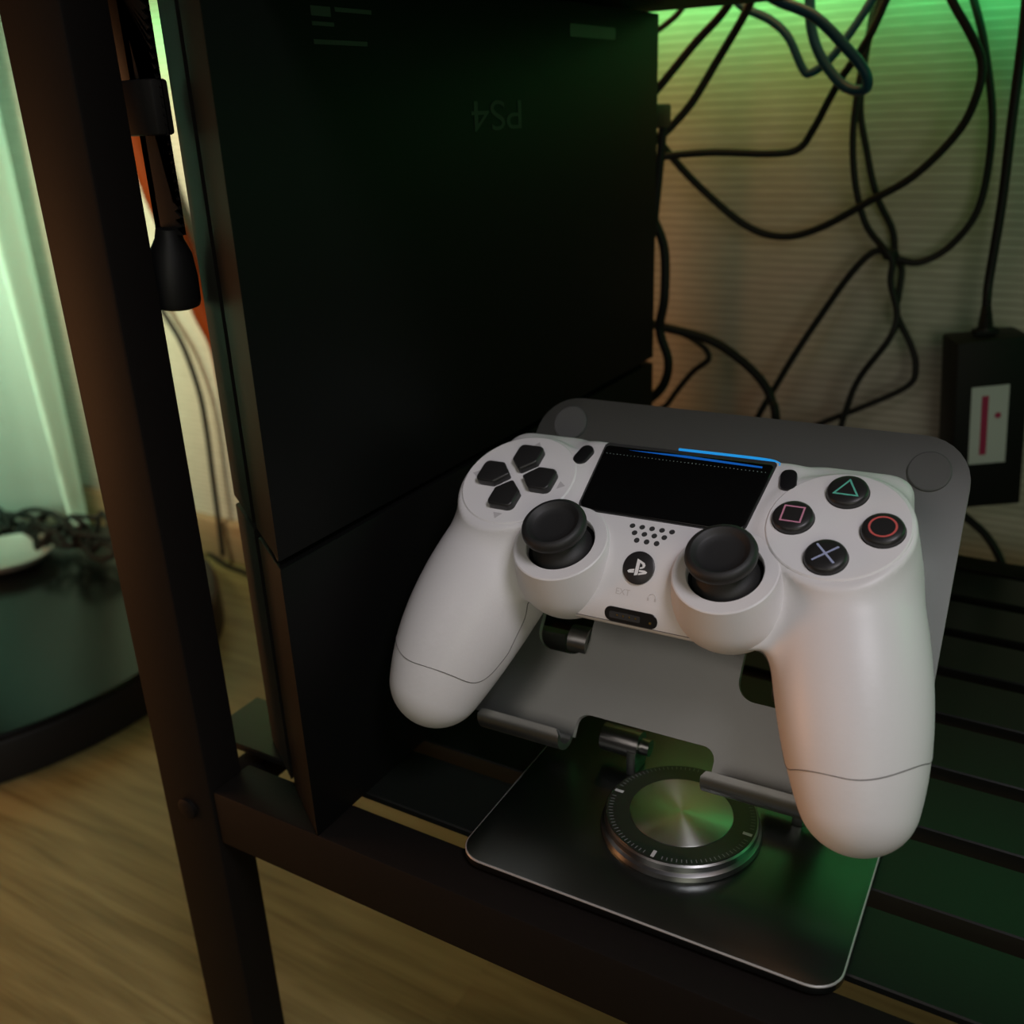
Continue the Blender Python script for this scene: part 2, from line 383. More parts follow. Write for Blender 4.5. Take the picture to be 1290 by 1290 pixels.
for i in range(96):
    if i % 24 in (0, 23, 1): continue
    a = 2*PI*i/96 + TA
    r0, r1, w = 22.0, 23.4, .16
    c, s = math.cos(a), math.sin(a)
    vs_ = [tk.verts.new((c*r - s*d, s*r + c*d, 10.0)) for r, d in ((r0, -w), (r1, -w), (r1, w), (r0, w))]; tk.faces.new(vs_)
tks = sp('tick_marks', tk, M['rubber_pad'], smooth=False); tks['kind'] = 'stuff'
for i in range(4):
    a = PI/2*i + TA
    bm = nbox(20.6, 23.5, -.55, .55, 9.9, 10.08); bmesh.ops.rotate(bm, verts=bm.verts, matrix=Matrix.Rotation(a, 3, 'Z'))
    sp('large_tick', bm, M['mark_grey'], smooth=False)
# lower hinge
for x0, x1 in ((-37, -23), (21, 35)):
    bm = tube([(x0, 22, 14), (x1, 22, 14)], 5.0, 24); sp('lower_hinge_barrel', bm, M['chrome'])
    sp('hinge_bracket', nbox(x1 - 3.5, x1, 16.5, 27, 4.2, 14, bev=.5), M['alu'])
    bm = tube([(x1 + .1, 22, 14), (x1 + 3.5, 22, 14)], 3.0, 20); sp('hinge_pin', bm, M['chrome'])
# upper plate, in its own tilted frame
AL, EP = math.radians(53.3), math.radians(1.68)
PB = Matrix.Rotation(EP, 4, 'Z') @ Matrix.Rotation(AL, 4, 'X'); PB.translation = Vector((-95, 221.9, 0)) * S
st_w = Matrix.Translation(stand.location) @ stand.rotation_euler.to_matrix().to_4x4()
pl_root_m = st_w.inverted() @ PB
def pp(name, bm, m, parent=None, **k):
    o = obj(name, bm, m, parent or stand, **k)
    if parent is None: o.matrix_local = pl_root_m
    return o
VB = 35.4                      # lower end of the flat part
NL, NR, NV = -31.0, 16.3, 43.8 # notch
outl = [(-73.8, VB), (NL, VB), (NL, NV), (NR, NV), (NR, VB), (73.8, VB), (73.8, 153.7), (-73.8, 153.7)]
outl = rounded(outl, [0, 0, 5, 5, 0, 0, 15, 15], 8)
# lower outer corners of the plate meet the hooks
cut1 = rounded(rect(-52.5, -33.5, 62, 86), 6, 6); cut2 = rounded(rect(18.5, 37.5, 60.5, 86), 6, 6)
bm = sheet_holes(outl, [cut1, cut2], -2.4, 0)
plate = pp('upper_plate', bm, M['alu'], smooth=False)
plate.data.materials.append(M['alu_edge'])
for f in plate.data.polygons:
    if abs(f.normal.z) < .5: f.material_index = 1
# hooks at the lower edge: J-shaped strips swept along u
def hook(u0, u1, rl, rr):
    prof = [(VB + .01, 0.0)]
    R1 = 6.5
    for k_ in range(0, 13):
        a = PI/2 * 0 + PI * k_ / 12
        prof.append((VB - R1 * math.sin(a) * .72, R1 - R1 * math.cos(a)))
    prof.append((VB + 1.6, 2 * R1))
    th = 2.0; bm_ = bmesh.new(); n = 24; cols = []
    inner = [Vector(p) for p in prof]; outer = []
    for i, p in enumerate(inner):
        t = inner[min(i+1, len(inner)-1)] - inner[max(i-1, 0)]; t.normalize(); nrm = Vector((t.y, -t.x))  # outward of the J
        outer.append(p + Vector((nrm.x, nrm.y)) * -th if False else p - Vector((-t.y, t.x)) * th)
    L = sum((inner[i+1] - inner[i]).length for i in range(len(inner)-1))
    def taper(u, side):   # the free end has rounded corners
        return 1.0
    for j in range(n + 1):
        u = u0 + (u1 - u0) * j / n
        # shorten the free end near the corners
        d = min(u - u0 if rl else 99, u1 - u if rr else 99); rad = 2.0
        sh = 0 if d >= rad else rad - math.sqrt(max(0, rad*rad - (rad - d)**2))
        col_i, col_o = [], []
        for i in range(len(inner)):
            v, w = inner[i]; vo, wo = outer[i]
            if i == len(inner) - 1: v -= sh; vo -= sh
            elif i >= len(inner) - 4: f_ = (i - (len(inner) - 4)) / 3.0; v -= sh * f_ * .3; vo -= sh * f_ * .3
            col_i.append(bm_.verts.new((u, v, w))); col_o.append(bm_.verts.new((u, vo, wo)))
        cols.append((col_i, col_o))
    m_ = len(inner)
    for (a, b), (c, d) in zip(cols, cols[1:]):
        for i in range(m_ - 1):
            bm_.faces.new((a[i], a[i+1], c[i+1], c[i])); bm_.faces.new((b[i], d[i], d[i+1], b[i+1]))
        bm_.faces.new((a[-1], b[-1], d[-1], c[-1])); bm_.faces.new((a[0], c[0], d[0], b[0]))
    for a, b in (cols[0], cols[-1]):
        for i in range(m_ - 1): bm_.faces.new((a[i], b[i], b[i+1], a[i+1]))
    return bm_
pp('hook', hook(-61, NL, True, True), M['alu'])
pp('hook', hook(NR, 47, True, True), M['alu'])
for u, v in ((-61, 143.6), (61.8, 142)):
    pp('rubber_pad', lathe([(0, 0), (6.4, 0), (6.4, .9), (6.0, 1.2), (0, 1.2)], 40, (u, v, 0)), M['rubber_pad'])
for u0, u1 in ((-40.5, -33.8), (29.5, 37.2)):   # stubs of the hinge axle showing in the cut-outs
    pp('upper_hinge_barrel', tube([(u0, 67.5, -2.2), (u1, 67.5, -2.2)], 5.0, 28), M['chrome'])
    a0, a1 = (-56, -44) if u0 < 0 else (38, 50)
    # arm from the upper hinge down to the lower one
    A = Vector((0, 67.5, -6)); Bp = PB.inverted() @ (st_w @ (Vector((0, 22, 12)) * S)); Bp = Vector((0, Bp.y / S, Bp.z / S))
    d = (Bp - A).normalized(); nn = Vector((0, -d.z, d.y)) * 1.6
    bm_ = bmesh.new()
    vv = []
    for u in (a0 + 2, a1):
        for P_ in (A - d*2 + nn, A - d*2 - nn, Bp - nn, Bp + nn): vv.append(bm_.verts.new((u, P_.y, P_.z)))
    for q in ((0,1,2,3), (7,6,5,4), (0,4,5,1), (1,5,6,2), (2,6,7,3), (3,7,4,0)): bm_.faces.new([vv[i] for i in q])
    pp('hinge_arm', bm_, M['alu'], smooth=False)

# ------------------------------------------------------------------ the controller
CR = np.array([[1.0, -0.004, -0.026], [-0.008, 0.89, -0.455], [0.025, 0.455, 0.89]])
CT = np.array([-102.33, 257.26, 111.81])
cmw = Matrix.Identity(4)
xa = Vector(CR[:, 0]).normalized(); za = xa.cross(Vector(CR[:, 1])).normalized(); ya = za.cross(xa)
for i in range(3):
    cmw[i][0] = xa[i]; cmw[i][1] = ya[i]; cmw[i][2] = za[i]; cmw[i][3] = CT[i] * S
ctl = thing('game_controller', 'white wireless game controller with black sticks resting on the grey stand', 'controller', mat=cmw)
def cp_(name, bm, m, parent=None, **k): return obj(name, bm, m, parent or ctl, **k)

def smin(a, b, k):
    h = np.clip(.5 + .5*(b-a)/k, 0, 1); return b*(1-h) + a*h - k*h*(1-h)
def smax(a, b, k): return -smin(-a, -b, k)
def conesd(p, a, b, ra, rb):
    a = np.array(a, float); b = np.array(b, float); ab = b - a; t = np.clip(((p-a) @ ab)/(ab @ ab), 0, 1)
    return np.linalg.norm(p - a - t[..., None]*ab, axis=-1) - (ra + (rb-ra)*t)
GP = [53.33, -7.07, -20.03, 63.35, -37.83, -29.7, 67.75, -56.41, -41.47, 20.56, 22.82, 15.98]   # grip: curve control points, radii
GT = np.linspace(0, 1, 41)
def grip_sdf(q):
    A, B, C_ = (np.array(GP[k_:k_+3]) for k_ in (0, 3, 6)); w0, w1, w2 = (1-GT)**2, 2*GT*(1-GT), GT**2
    P_ = w0[:, None]*A + w1[:, None]*B + w2[:, None]*C_; r = w0*GP[9] + w1*GP[10] + w2*GP[11]; d = None
    for k_ in range(len(GT) - 1):
        v = conesd(q, P_[k_], P_[k_+1], r[k_], r[k_+1]); d = v if d is None else np.minimum(d, v)
    return d
def body_sdf(p):
    q = p.copy(); q[..., 0] = np.abs(q[..., 0]); x, y, z = q[..., 0], q[..., 1], q[..., 2]
    d = smax(z + 1.2, -(z + 30), 4)
    d = smax(d, y - 23.5, 3)
    d = smax(d, (-(y+20)*.62 + (z+1.2)*.785), 6)
    d = smax(d, (-(y+35.5)*.97 + (z+14)*.24), 3)
    d = smax(d, (-(y+35.0)*.5 - (z+18.5)*.866), 2)
    d = smax(d, x - 39, 9)
    r = np.hypot(x-51, y-.5)
    pd = smax(r - 20.6 + np.maximum(0, -z-8)*.12, smax(z+.35, -(z+27), 6), 2.5)
    sh = smax(smax(np.abs(x-50)-17, np.abs(y-14)-13, 8), smax(z+3.5, -(z+26), 6), 5)
    d = smin(smin(d, pd, 4), sh, 4)
    G = grip_sdf(q)
    G = smax(G, z + 1.0, 3)
    d = smax(smin(d, G, 8), z + .4, 1.0)
    return smax(d, -smax(np.hypot(x - 25.8, y + 21.4) - 12.4, -(z + 11), .5), .6)
def surface_net(f, lo, hi, h):
    n = [int(math.ceil((b-a)/h)) + 1 for a, b in zip(lo, hi)]
    ax = [lo[i] + h*np.arange(n[i]) for i in range(3)]
    P = np.stack(np.meshgrid(*ax, indexing='ij'), -1); V = f(P)
    ins = V < 0
    cs = np.zeros([m-1 for m in n], int); off = [(i, j, k_) for i in (0, 1) for j in (0, 1) for k_ in (0, 1)]
    sl = lambda o: tuple(slice(o[i], n[i]-1+o[i]) for i in range(3))
    for o in off: cs += ins[sl(o)]
    act = (cs > 0) & (cs < 8); idx = -np.ones(act.shape, int); I = np.argwhere(act); idx[act] = np.arange(len(I))
    acc = np.zeros((len(I), 3)); cnt = np.zeros(len(I))
    for o in off:
        for a in range(3):
            if o[a]: continue
            o2 = list(o); o2[a] = 1
            A = I + np.array(o); B = I + np.array(o2); va = V[tuple(A.T)]; vb = V[tuple(B.T)]; m = (va < 0) != (vb < 0)
            t = np.where(m, va/np.where(m, va-vb, 1), 0); pt = A + (B-A)*t[:, None]; acc[m] += pt[m]; cnt[m] += 1
    W = np.array(lo) + h*acc/cnt[:, None]
    def grad(w):
        e = .05; return np.stack([(f(w + np.eye(3)[i]*e) - f(w - np.eye(3)[i]*e))/(2*e) for i in range(3)], -1)
    for _ in range(3):
        g = grad(W); W = W - (f(W)/np.maximum((g*g).sum(-1), .2))[:, None]*g
    g = grad(W); N = g/np.linalg.norm(g, axis=-1)[:, None]
    Q = []
    for a in range(3):
        b, c = (a+1) % 3, (a+2) % 3
        s0 = [slice(1, n[i]-1) for i in range(3)]; s1 = list(s0); s0[a] = slice(0, n[a]-1); s1[a] = slice(1, n[a])
        x = ins[tuple(s0)] != ins[tuple(s1)]; E_ = np.argwhere(x)
        base = E_.copy(); base[:, b] += 1; base[:, c] += 1
        def cell(db, dc):
            q = base.copy(); q[:, b] += db; q[:, c] += dc; return idx[tuple(q.T)]
        q = np.stack([cell(-1, -1), cell(0, -1), cell(0, 0), cell(-1, 0)], -1)
        fl_ = ins[tuple(base.T)]
        q[~fl_] = q[~fl_][:, ::-1]; Q.append(q)
    return W, N, np.concatenate(Q)
W, N, Q = surface_net(body_sdf, (-92, -82, -64), (92, 34, 6), 1.3)
# split the skin along the moulding seam into upper and lower shell
def seam_fn(p):
    x = np.abs(p[:, 0])
    end = p[:, 1] + 61.2 + .3*(p[:, 2] + 25) - .038*np.maximum(0, x - 66)**2
    side = p[:, 2] - np.interp(x, [26, 38, 40, 44, 47], [-15.8, -20, -27, -34.5, -36.5])
    return smin(end, side, 5.0)
G_ = seam_fn(W)
def split(sign):
    verts = [tuple(w) for w in W]; nor = [tuple(v) for v in N]; cut = {}; faces = []; segs = []
    def cutv(a, b):
        key = (min(a, b), max(a, b))
        if key not in cut:
            t = G_[a]/(G_[a]-G_[b]); verts.append(tuple(W[a] + (W[b]-W[a])*t)); nn_ = N[a] + (N[b]-N[a])*t; nor.append(tuple(nn_/np.linalg.norm(nn_))); cut[key] = len(verts)-1
        return cut[key]
    pos = G_*sign > 0
    for q in Q:
        k_ = pos[q].sum()
        if k_ == 4: faces.append(tuple(q)); continue
        if k_ == 0: continue
        poly = []; ends = []
        for i in range(4):
            a, b = q[i], q[(i+1) % 4]
            if pos[a]: poly.append(a)
            if pos[a] != pos[b]: c = cutv(a, b); poly.append(c); ends.append(c)
        if len(poly) >= 3: faces.append(tuple(poly))
        if len(ends) == 2: segs.append(tuple(ends))
    used = sorted({i for f in faces for i in f}); mp_ = {u: i for i, u in enumerate(used)}
    V_ = np.array([verts[u] for u in used]); N_ = np.array([nor[u] for u in used])
    return V_, N_, [tuple(mp_[i] for i in f) for f in faces], [(np.array(verts[a]), np.array(verts[b]), a, b) for a, b in segs]
def shell(name, sign, inset):
    V_, N_, F_, segs = split(sign)
    V_ = V_ - N_*inset
    me = bpy.data.meshes.new(name); me.from_pydata((V_*S).tolist(), [], F_); me.update()
    o = link(name, me, M['white'], ctl, True)
    me.normals_split_custom_set_from_vertices(N_.tolist())
    return o, segs
shell('upper_shell', 1, 0.0)
_, segs = shell('lower_shell', -1, 0.12)
# chain the seam segments into lines
adj = {}; pos_ = {}
for pa, pb, a, b in segs:
    adj.setdefault(a, []).append(b); adj.setdefault(b, []).append(a); pos_[a] = pa; pos_[b] = pb
seen = set(); bm = bmesh.new()
starts = [v for v in adj if len(adj[v]) == 1] + list(adj)
for s0 in starts:
    if s0 in seen: continue
    ch = [s0]; seen.add(s0)
    while True:
        nx = [v for v in adj[ch[-1]] if v not in seen]
        if not nx: break
        ch.append(nx[0]); seen.add(nx[0])
    if len(ch) > 8:
        P_ = np.array([pos_[v] for v in ch]); closed = s0 in adj[ch[-1]] and len(ch) > 2
        for _ in range(6):
            P2 = P_.copy(); P2[1:-1] = .5*P_[1:-1] + .25*(P_[:-2] + P_[2:]); P_ = P2
        if closed: P_ = np.vstack([P_, P_[:1]])
        tube([Vector(p) for p in P_[::2]], .17, 5, bm)
cp_('seam', bm, M['seam'])

# pads with d-pad and face buttons
for sx in (-1, 1):
    pad = cp_('button_pad', lathe([(19.6, -2.2), (19.5, -.35), (19.1, 0), (0.001, 0)], 72, (sx*51, .3, 0)), M['white_pad'])
def symbol(kind, bm, z):
    def ring(poly_o, poly_i):
        o_ = [bm.verts.new((x, y, z)) for x, y in poly_o]; i_ = [bm.verts.new((x, y, z)) for x, y in poly_i]; n = len(o_)
        for k_ in range(n): bm.faces.new((o_[k_], o_[(k_+1) % n], i_[(k_+1) % n], i_[k_]))
    if kind == 'circle': ring(circle(0, 0, 3.75, 40), circle(0, 0, 3.2, 40))
    if kind == 'square': ring(rect(-3.0, 3.0, -3.0, 3.0), rect(-2.5, 2.5, -2.5, 2.5))
    if kind == 'triangle':
        t = lambda r: [(r*math.cos(PI/2 + 2*PI*k_/3), -.5 + r*math.sin(PI/2 + 2*PI*k_/3)) for k_ in range(3)]
        ring(t(4.2), t(3.2))
    if kind == 'cross':
        for a in (PI/4, -PI/4):
            c, s = math.cos(a), math.sin(a)
            bm.faces.new([bm.verts.new((c*x - s*y, s*x + c*y, z + (0.01 if a > 0 else 0))) for x, y in rect(-4.1, 4.1, -.3, .3)])
    return bm
BB = 12.1
for kind, dx, dy, m in (('triangle', 0, BB, 'green_print'), ('square', -BB, 0, 'pink_print'), ('circle', BB, 0, 'red_print'), ('cross', 0, -BB, 'blue_print')):
    c = (51 + dx, dy, 0)
    b_ = cp_('face_button', lathe([(5.75, -.4), (5.75, .9), (5.5, 1.6), (4.9, 2.05), (3.0, 2.2), (0.001, 2.22)], 44, c), M['button'])
    g_ = bmesh.new(); symbol(kind, g_, 2.27); bmesh.ops.translate(g_, verts=g_.verts, vec=c)
    cp_('button_symbol', g_, M[m], b_, smooth=False)
    cp_('button_well', lathe([(5.95, .01), (5.95, .05), (0.001, .05)], 44, c), M['hole'])
for i in range(4):
    a = i * PI/2
    poly = rounded([(-4.6, 13.6), (-4.6, 6.6), (0, 2.3), (4.6, 6.6), (4.6, 13.6)], [2.0, 1.4, .8, 1.4, 2.0], 4)
    bm = prism(poly, -.3, 2.6, bev=.7, seg=3, top_only=True); bmesh.ops.rotate(bm, verts=bm.verts, matrix=Matrix.Rotation(a, 3, 'Z')); bmesh.ops.translate(bm, verts=bm.verts, vec=(-51, 0, 0))
    cp_('dpad_key', bm, M['button'])
    tri = [(-1.7, 15.0), (1.7, 15.0), (0, 17.4)]
    bm = prism(tri, .0, .06); bmesh.ops.rotate(bm, verts=bm.verts, matrix=Matrix.Rotation(a, 3, 'Z')); bmesh.ops.translate(bm, verts=bm.verts, vec=(-51, 0, 0))
    cp_('dpad_arrow', bm, M['mark_grey'], smooth=False)

# stick housings and sticks
HX, HY, HZ = 25.8, -21.4, -0.65
for sx in (-1, 1):
    c = (sx*HX, HY, HZ)
    prof = [(10.6, -7), (10.6, -.5), (10.9, 0), (14.5, 0), (14.9, -.25)]
    for k_ in range(1, 15):
        t = k_/14; prof.append((14.9 + 2.6*math.sin(t*PI*.55) - 5.2*max(0, t-.45)**2*3.0, -.3 - 22*t))
    prof.append((0.001, -23))
    hb = lathe(prof, 72, (0, 0, 0)); bmesh.ops.rotate(hb, verts=hb.verts, matrix=Matrix.Rotation(math.radians(0.5), 3, 'X')); bmesh.ops.translate(hb, verts=hb.verts, vec=c)
    h_ = cp_('stick_housing', hb, M['white'], auto=28)
    cp_('stick_well', lathe([(10.7, -2.6), (10.5, -2.6), (9.5, -3.2), (0.001, -3.2)], 60, c), M['black_gloss'])
    sk = cp_('analog_stick', lathe([(9.6, -3.4), (9.2, -1.8), (8.0, -.2), (6.0, .8), (5.4, 1.6), (5.5, 3.2), (6.8, 4.2), (9.0, 4.9), (9.8, 5.9), (10.0, 7.2), (9.7, 8.4), (8.9, 9.1), (8.1, 9.2), (7.4, 8.8), (6.8, 8.1), (6.2, 7.7), (4.0, 7.45), (0.001, 7.4)], 64, c), M['black'])

# touchpad
tp = rounded([(-27.8, 20.6), (-26.2, -7.2), (26.2, -7.2), (27.8, 20.6)], [1.5, 3.4, 3.4, 1.5], 7)
tpo = cp_('touchpad', prism(tp, -2.4, -.55, bev=.6, seg=3, top_only=True), M['glass_black'])
cp_('touchpad_gap', prism(rounded([(-28.4, 22), (-26.6, -7.6), (26.6, -7.6), (28.4, 22)], [1.5, 3.6, 3.6, 1.5], 7), -2.5, -1.05), M['hole'], smooth=False)
dt = bmesh.new()
for i in range(44):
    x = -26 + 52*i/43
    lathe([(.17, 0), (0.001, .02)], 6, (x, 16.8, -.54), dt)
dto = cp_('dotted_line', dt, M['dot_grey'], tpo, smooth=False); dto['kind'] = 'stuff'
cp_('light_guide', prism([(-19, 19.2), (24.5, 18.3), (24.5, 19.0), (0, 19.8)], -.56, -.52), M['light_blue_dim'], tpo, smooth=False)
# light bar along the back edge
bm = tube(spline([(-4, 23.6, -2.2), (10, 23.7, -2.2), (24, 23.6, -2.2), (28.2, 22.5, -2.0), (29.0, 20.8, -1.5)], 6), .42, 8)
cp_('light_bar', bm, M['light_blue'])
# share and options
ovals = []
for sx, r_ in ((-1, -12), (1, 12)):
    bm = prism(rounded(rect(-2.4, 2.4, -4.1, 4.1), 2.2, 6), -1.8, -.05, bev=.4, seg=2, top_only=True)
    bmesh.ops.rotate(bm, verts=bm.verts, matrix=Matrix.Rotation(math.radians(r_), 3, 'Z')); bmesh.ops.translate(bm, verts=bm.verts, vec=(0, 0, .75))
    ovals.append((bm, sx*33.5))
# things sitting on the sloping front of the top: find the skin height
def skin_z(x, y):
    zz = np.linspace(6, -40, 900); p = np.stack([np.full_like(zz, x), np.full_like(zz, y), zz], -1); v = body_sdf(p)
    return float(zz[np.argmax(v < 0)])
def skin_frame(x, y):
    z = skin_z(x, y); p = np.array([[x, y, z]]); e = .2
    n = np.array([(body_sdf(p + np.eye(3)[i]*e) - body_sdf(p - np.eye(3)[i]*e))[0] for i in range(3)]); n = Vector(n/np.linalg.norm(n))
    xax = Vector((1, 0, 0)); xax = (xax - n*xax.dot(n)).normalized(); yax = n.cross(xax)
    m_ = Matrix.Identity(4)
    for i in range(3): m_[i][0] = xax[i]; m_[i][1] = yax[i]; m_[i][2] = n[i]; m_[i][3] = (x, y, z)[i]
    return m_
def on_skin(name, bm, m, x, y, parent=None, **k):
    bmesh.ops.transform(bm, matrix=skin_frame(x, y), verts=bm.verts); return cp_(name, bm, m, parent, **k)
for bm, x in ovals:
    bmesh.ops.translate(bm, verts=bm.verts, vec=(x, 14.6, -.45)); cp_('oval_button', bm, M['black_gloss'])
for row, nn_, y in ((0, 5, -10.6), (1, 4, -13.0), (2, 3, -15.4)):
    for i in range(nn_):
        x = (i - (nn_-1)/2)*3.15
        on_skin('speaker_hole', lathe([(.85, -.2), (.85, .14), (0.001, .14)], 16), M['hole'], x, y, smooth=False)
ps = on_skin('home_button', lathe([(4.9, -.6), (4.9, .35), (4.5, .6), (0.001, .62)], 44), M['button'], 0, -23.2)
lg = bmesh.new(); z = .68
def flat(bm_, poly): bm_.faces.new([bm_.verts.new((x, y, z)) for x, y in poly])
flat(lg, [(-.75, -2.5), (.3, -2.15), (.3, 2.2), (-.75, 2.6)])                          # upright stem
flat(lg, [(.3, 2.2), (.3, 1.5), (1.15, 1.05), (1.25, .4), (1.9, .25), (2.1, .9), (1.7, 1.6)])
flat(lg, [(1.25, .4), (.55, .15), (.55, -.3), (1.3, -.15), (1.9, .25)])
flat(lg, [(-1.0, -.55), (-2.5, -.95), (-3.1, -1.45), (-2.6, -1.95), (-1.0, -1.7), (-1.0, -1.2), (-2.0, -1.4), (-1.0, -1.05)])
flat(lg, [(.5, -.65), (2.2, -.55), (3.1, -.95), (2.8, -1.45), (.5, -2.2), (.5, -1.65), (1.8, -1.2), (.5, -1.2)])
on_skin('home_logo', lg, M['white_print'], 0, -23.2, parent=ps, smooth=False)
# extension port
yp = -34.6
def front_frame(x, zc):
    yy = np.linspace(-60, -10, 900); p = np.stack([np.full_like(yy, x), yy, np.full_like(yy, zc)], -1); v = body_sdf(p); y0 = float(yy[np.argmax(v < 0)])
    p = np.array([[x, y0, zc]]); e = .2
    n = np.array([(body_sdf(p + np.eye(3)[i]*e) - body_sdf(p - np.eye(3)[i]*e))[0] for i in range(3)]); n = Vector(n/np.linalg.norm(n))
    xax = Vector((1, 0, 0)); xax = (xax - n*xax.dot(n)).normalized(); yax = n.cross(xax); m_ = Matrix.Identity(4)
    for i in range(3): m_[i][0] = xax[i]; m_[i][1] = yax[i]; m_[i][2] = n[i]; m_[i][3] = (x, y0, zc)[i]
    return m_
FR = front_frame(0, -13.6)
def on_front(name, bm, m, parent=None, **k):
    bmesh.ops.transform(bm, matrix=FR, verts=bm.verts); return cp_(name, bm, m, parent, **k)
port = on_front('extension_port', prism(rounded(rect(-8.6, 8.2, -2.3, 2.3), 2.25, 8), -.8, .12, bev=.1, seg=1, top_only=True), M['black_gloss'])
on_front('port_slot', prism(rounded(rect(-7.0, 2.8, -1.2, .9), .5, 3), .1, .25), M['hole'], port, smooth=False)
for i in range(4):
    on_front('contact_pin', nbox(-4.6 + i*1.95, -4.1 + i*1.95, -.2, .3, .2, .4), M['gold'], port, smooth=False)
on_front('jack_contact', lathe([(.4, .1), (.4, .3), (0.001, .3)], 12, (6.0, -.5, 0)), M['gold'], port, smooth=False)
me = text_mesh('EXT', 2.6, .02); me.transform(skin_frame(-3.6, -29.6) @ Matrix.Translation((0, 0, .05)))
for v in me.vertices: v.co *= S
link('port_lettering', me, M['etch'], ctl)
hp = bmesh.new()
tube([(1.1*math.cos(a), 1.1*math.sin(a), .05) for a in np.linspace(-.3, PI+.3, 14)], .14, 5, hp)
box(hp, -1.4, -.8, -1.0, -.1, .0, .1); box(hp, .8, 1.4, -1.0, -.1, .0, .1)
on_skin('headphone_symbol', hp, M['etch'], 5.6, -29.6, smooth=False)

# ------------------------------------------------------------------ power adapter and cables behind
ac = thing('power_adapter', 'black power brick with a white and red label hanging by the wall', 'power adapter', at(1197, 642, 537))
ac.rotation_euler = (0, math.radians(-5), math.radians(26))
obj('adapter_body', nbox(0, 36, 0, 24, 0, 91, bev=1.4), M['adapter'], ac)
lbm = nbox(8, 26.5, -.25, .2, 25, 67); lab = obj('label', lbm, M['label_white'], ac, smooth=False)
obj('label_print', nbox(13.2, 16.6, -.4, -.2, 30, 62, bev=.05, seg=1), M['label_red'], lab, smooth=False)
bm = lathe([(1.6, 0), (1.6, .15), (0.001, .15)], 20); bmesh.ops.rotate(bm, verts=bm.verts, matrix=Matrix.Rotation(PI/2, 3, 'X')); bmesh.ops.translate(bm, verts=bm.verts, vec=(21.5, -.26, 51))
obj('label_print', bm, M['label_red'], lab, smooth=False)
bm = prism(rounded(rect(-6, 6, -3.5, 3.5), 1.5), 92, 94.2); bmesh.ops.translate(bm, verts=bm.verts, vec=(17, 11, 0)); obj('socket_collar', bm, M['adapter'], ac)
pr = [(4.6, 94)]
for i in range(6): pr += [(4.4 - i*.32, 95 + i*2), (3.5 - i*.25, 95.6 + i*2), (3.5 - i*.25, 96.4 + i*2)]
pr += [(2.2, 108), (0.001, 108)]
obj('strain_relief', lathe(pr, 20, (17, 11, 0)), M['cable'], ac)
acw = Matrix.Translation(ac.location) @ ac.rotation_euler.to_matrix().to_4x4()
top = (acw @ (Vector((17, 11, 107.5)) * S)) / S; bot = (acw @ (Vector((10, 11, 0)) * S)) / S

DROP = []
def cable(name, label, pts, r, m='cable', cat='cable', world=None, sub=8):
    P_ = world or [at(x, y, Y) for x, y, Y in pts]
    if pts and pts[-1][1] > 515 and cat == 'cable' and name != 'wall_cable':   # the loose ends drop behind the shelf to the floor
        DROP.append(1); x0, y0, z0 = P_[-1]; yk = 514.5 + 7.0*len(DROP); P_ = P_ + [(x0 - 2, yk, -30), (x0, yk, -110), (x0, yk, ZF + 1)]
    return tag(obj(name, tube(spline(P_, sub), r, 10), M[m], auto=None), label, cat)
YC = 558
cable('power_cable', 'black cable rising straight from the top of the power brick', None, 2.3, world=[tuple(top), tuple(Vector(at(1246, 352, 553))), at(1262, 257, 552), at(1274, 158, 550), at(1290, 32, 550), at(1297, -60, 550)])
cable('power_cable', 'short black cable leaving the bottom of the power brick', None, 2.2, world=[tuple(bot + Vector((0, 0, 1))), tuple(bot + Vector((-1, 0, -6))), at(1240, 672, 545), at(1258, 700, 540), at(1270, 735, 535), at(1290, 790, 530)])
cable('black_cable', 'long black cable sagging in a wide loop across the wall', [(826, 170, 520), (840, 190, 525), (879, 233, 535), (938, 283, 545), (985, 298, 550), (1033, 287, 552), (1096, 253, 552), (1152, 221, 552), (1207, 166, 552), (1232, 115, 550), (1236, 75, 550), (1219, 36, 550), (1199, 0, 550), (1175, -60, 550)], 2.1)
cable('black_cable', 'black cable running level from the console back, then bending up', [(824, 200, 515), (845, 196, 518), (899, 192, 530), (970, 193.7, 540), (1005, 188, 545), (1025, 162, 545), (1057, 103, 542), (1092, 51, 540), (1116, 0, 540), (1140, -60, 540)], 2.0)
cable('black_cable', 'black cable slanting up to the right from the console plug', [(826, 172, 505), (839, 166, 508), (871, 130, 515), (902, 79, 520), (938, 18, 520), (965, -40, 520)], 2.1)
cable('black_cable', 'short black cable slanting up beside the console top', [(815, 124, 500), (830, 110, 503), (875, 55, 512), (912, 14, 515), (945, -40, 515)], 2.1)
cable('black_cable', 'thin black cable at the topmost corner beside the console', [(812, 56, 530), (823, 43, 532), (855, 16, 535), (885, -30, 535)], 1.6)
cable('black_cable', 'black cable falling at the right and curving back into the knot', [(1215, -40, 566), (1226.7, 0, 566), (1240.5, 59, 566), (1250, 158, 566), (1234.6, 257, 566), (1199, 308, 565), (1159.5, 330, 562), (1130, 326, 560), (1104, 316, 558), (1072.5, 344, 556), (1033, 399, 555), (1001, 447, 552), (975, 490, 550), (955, 525, 548), (930, 580, 545)], 1.9)
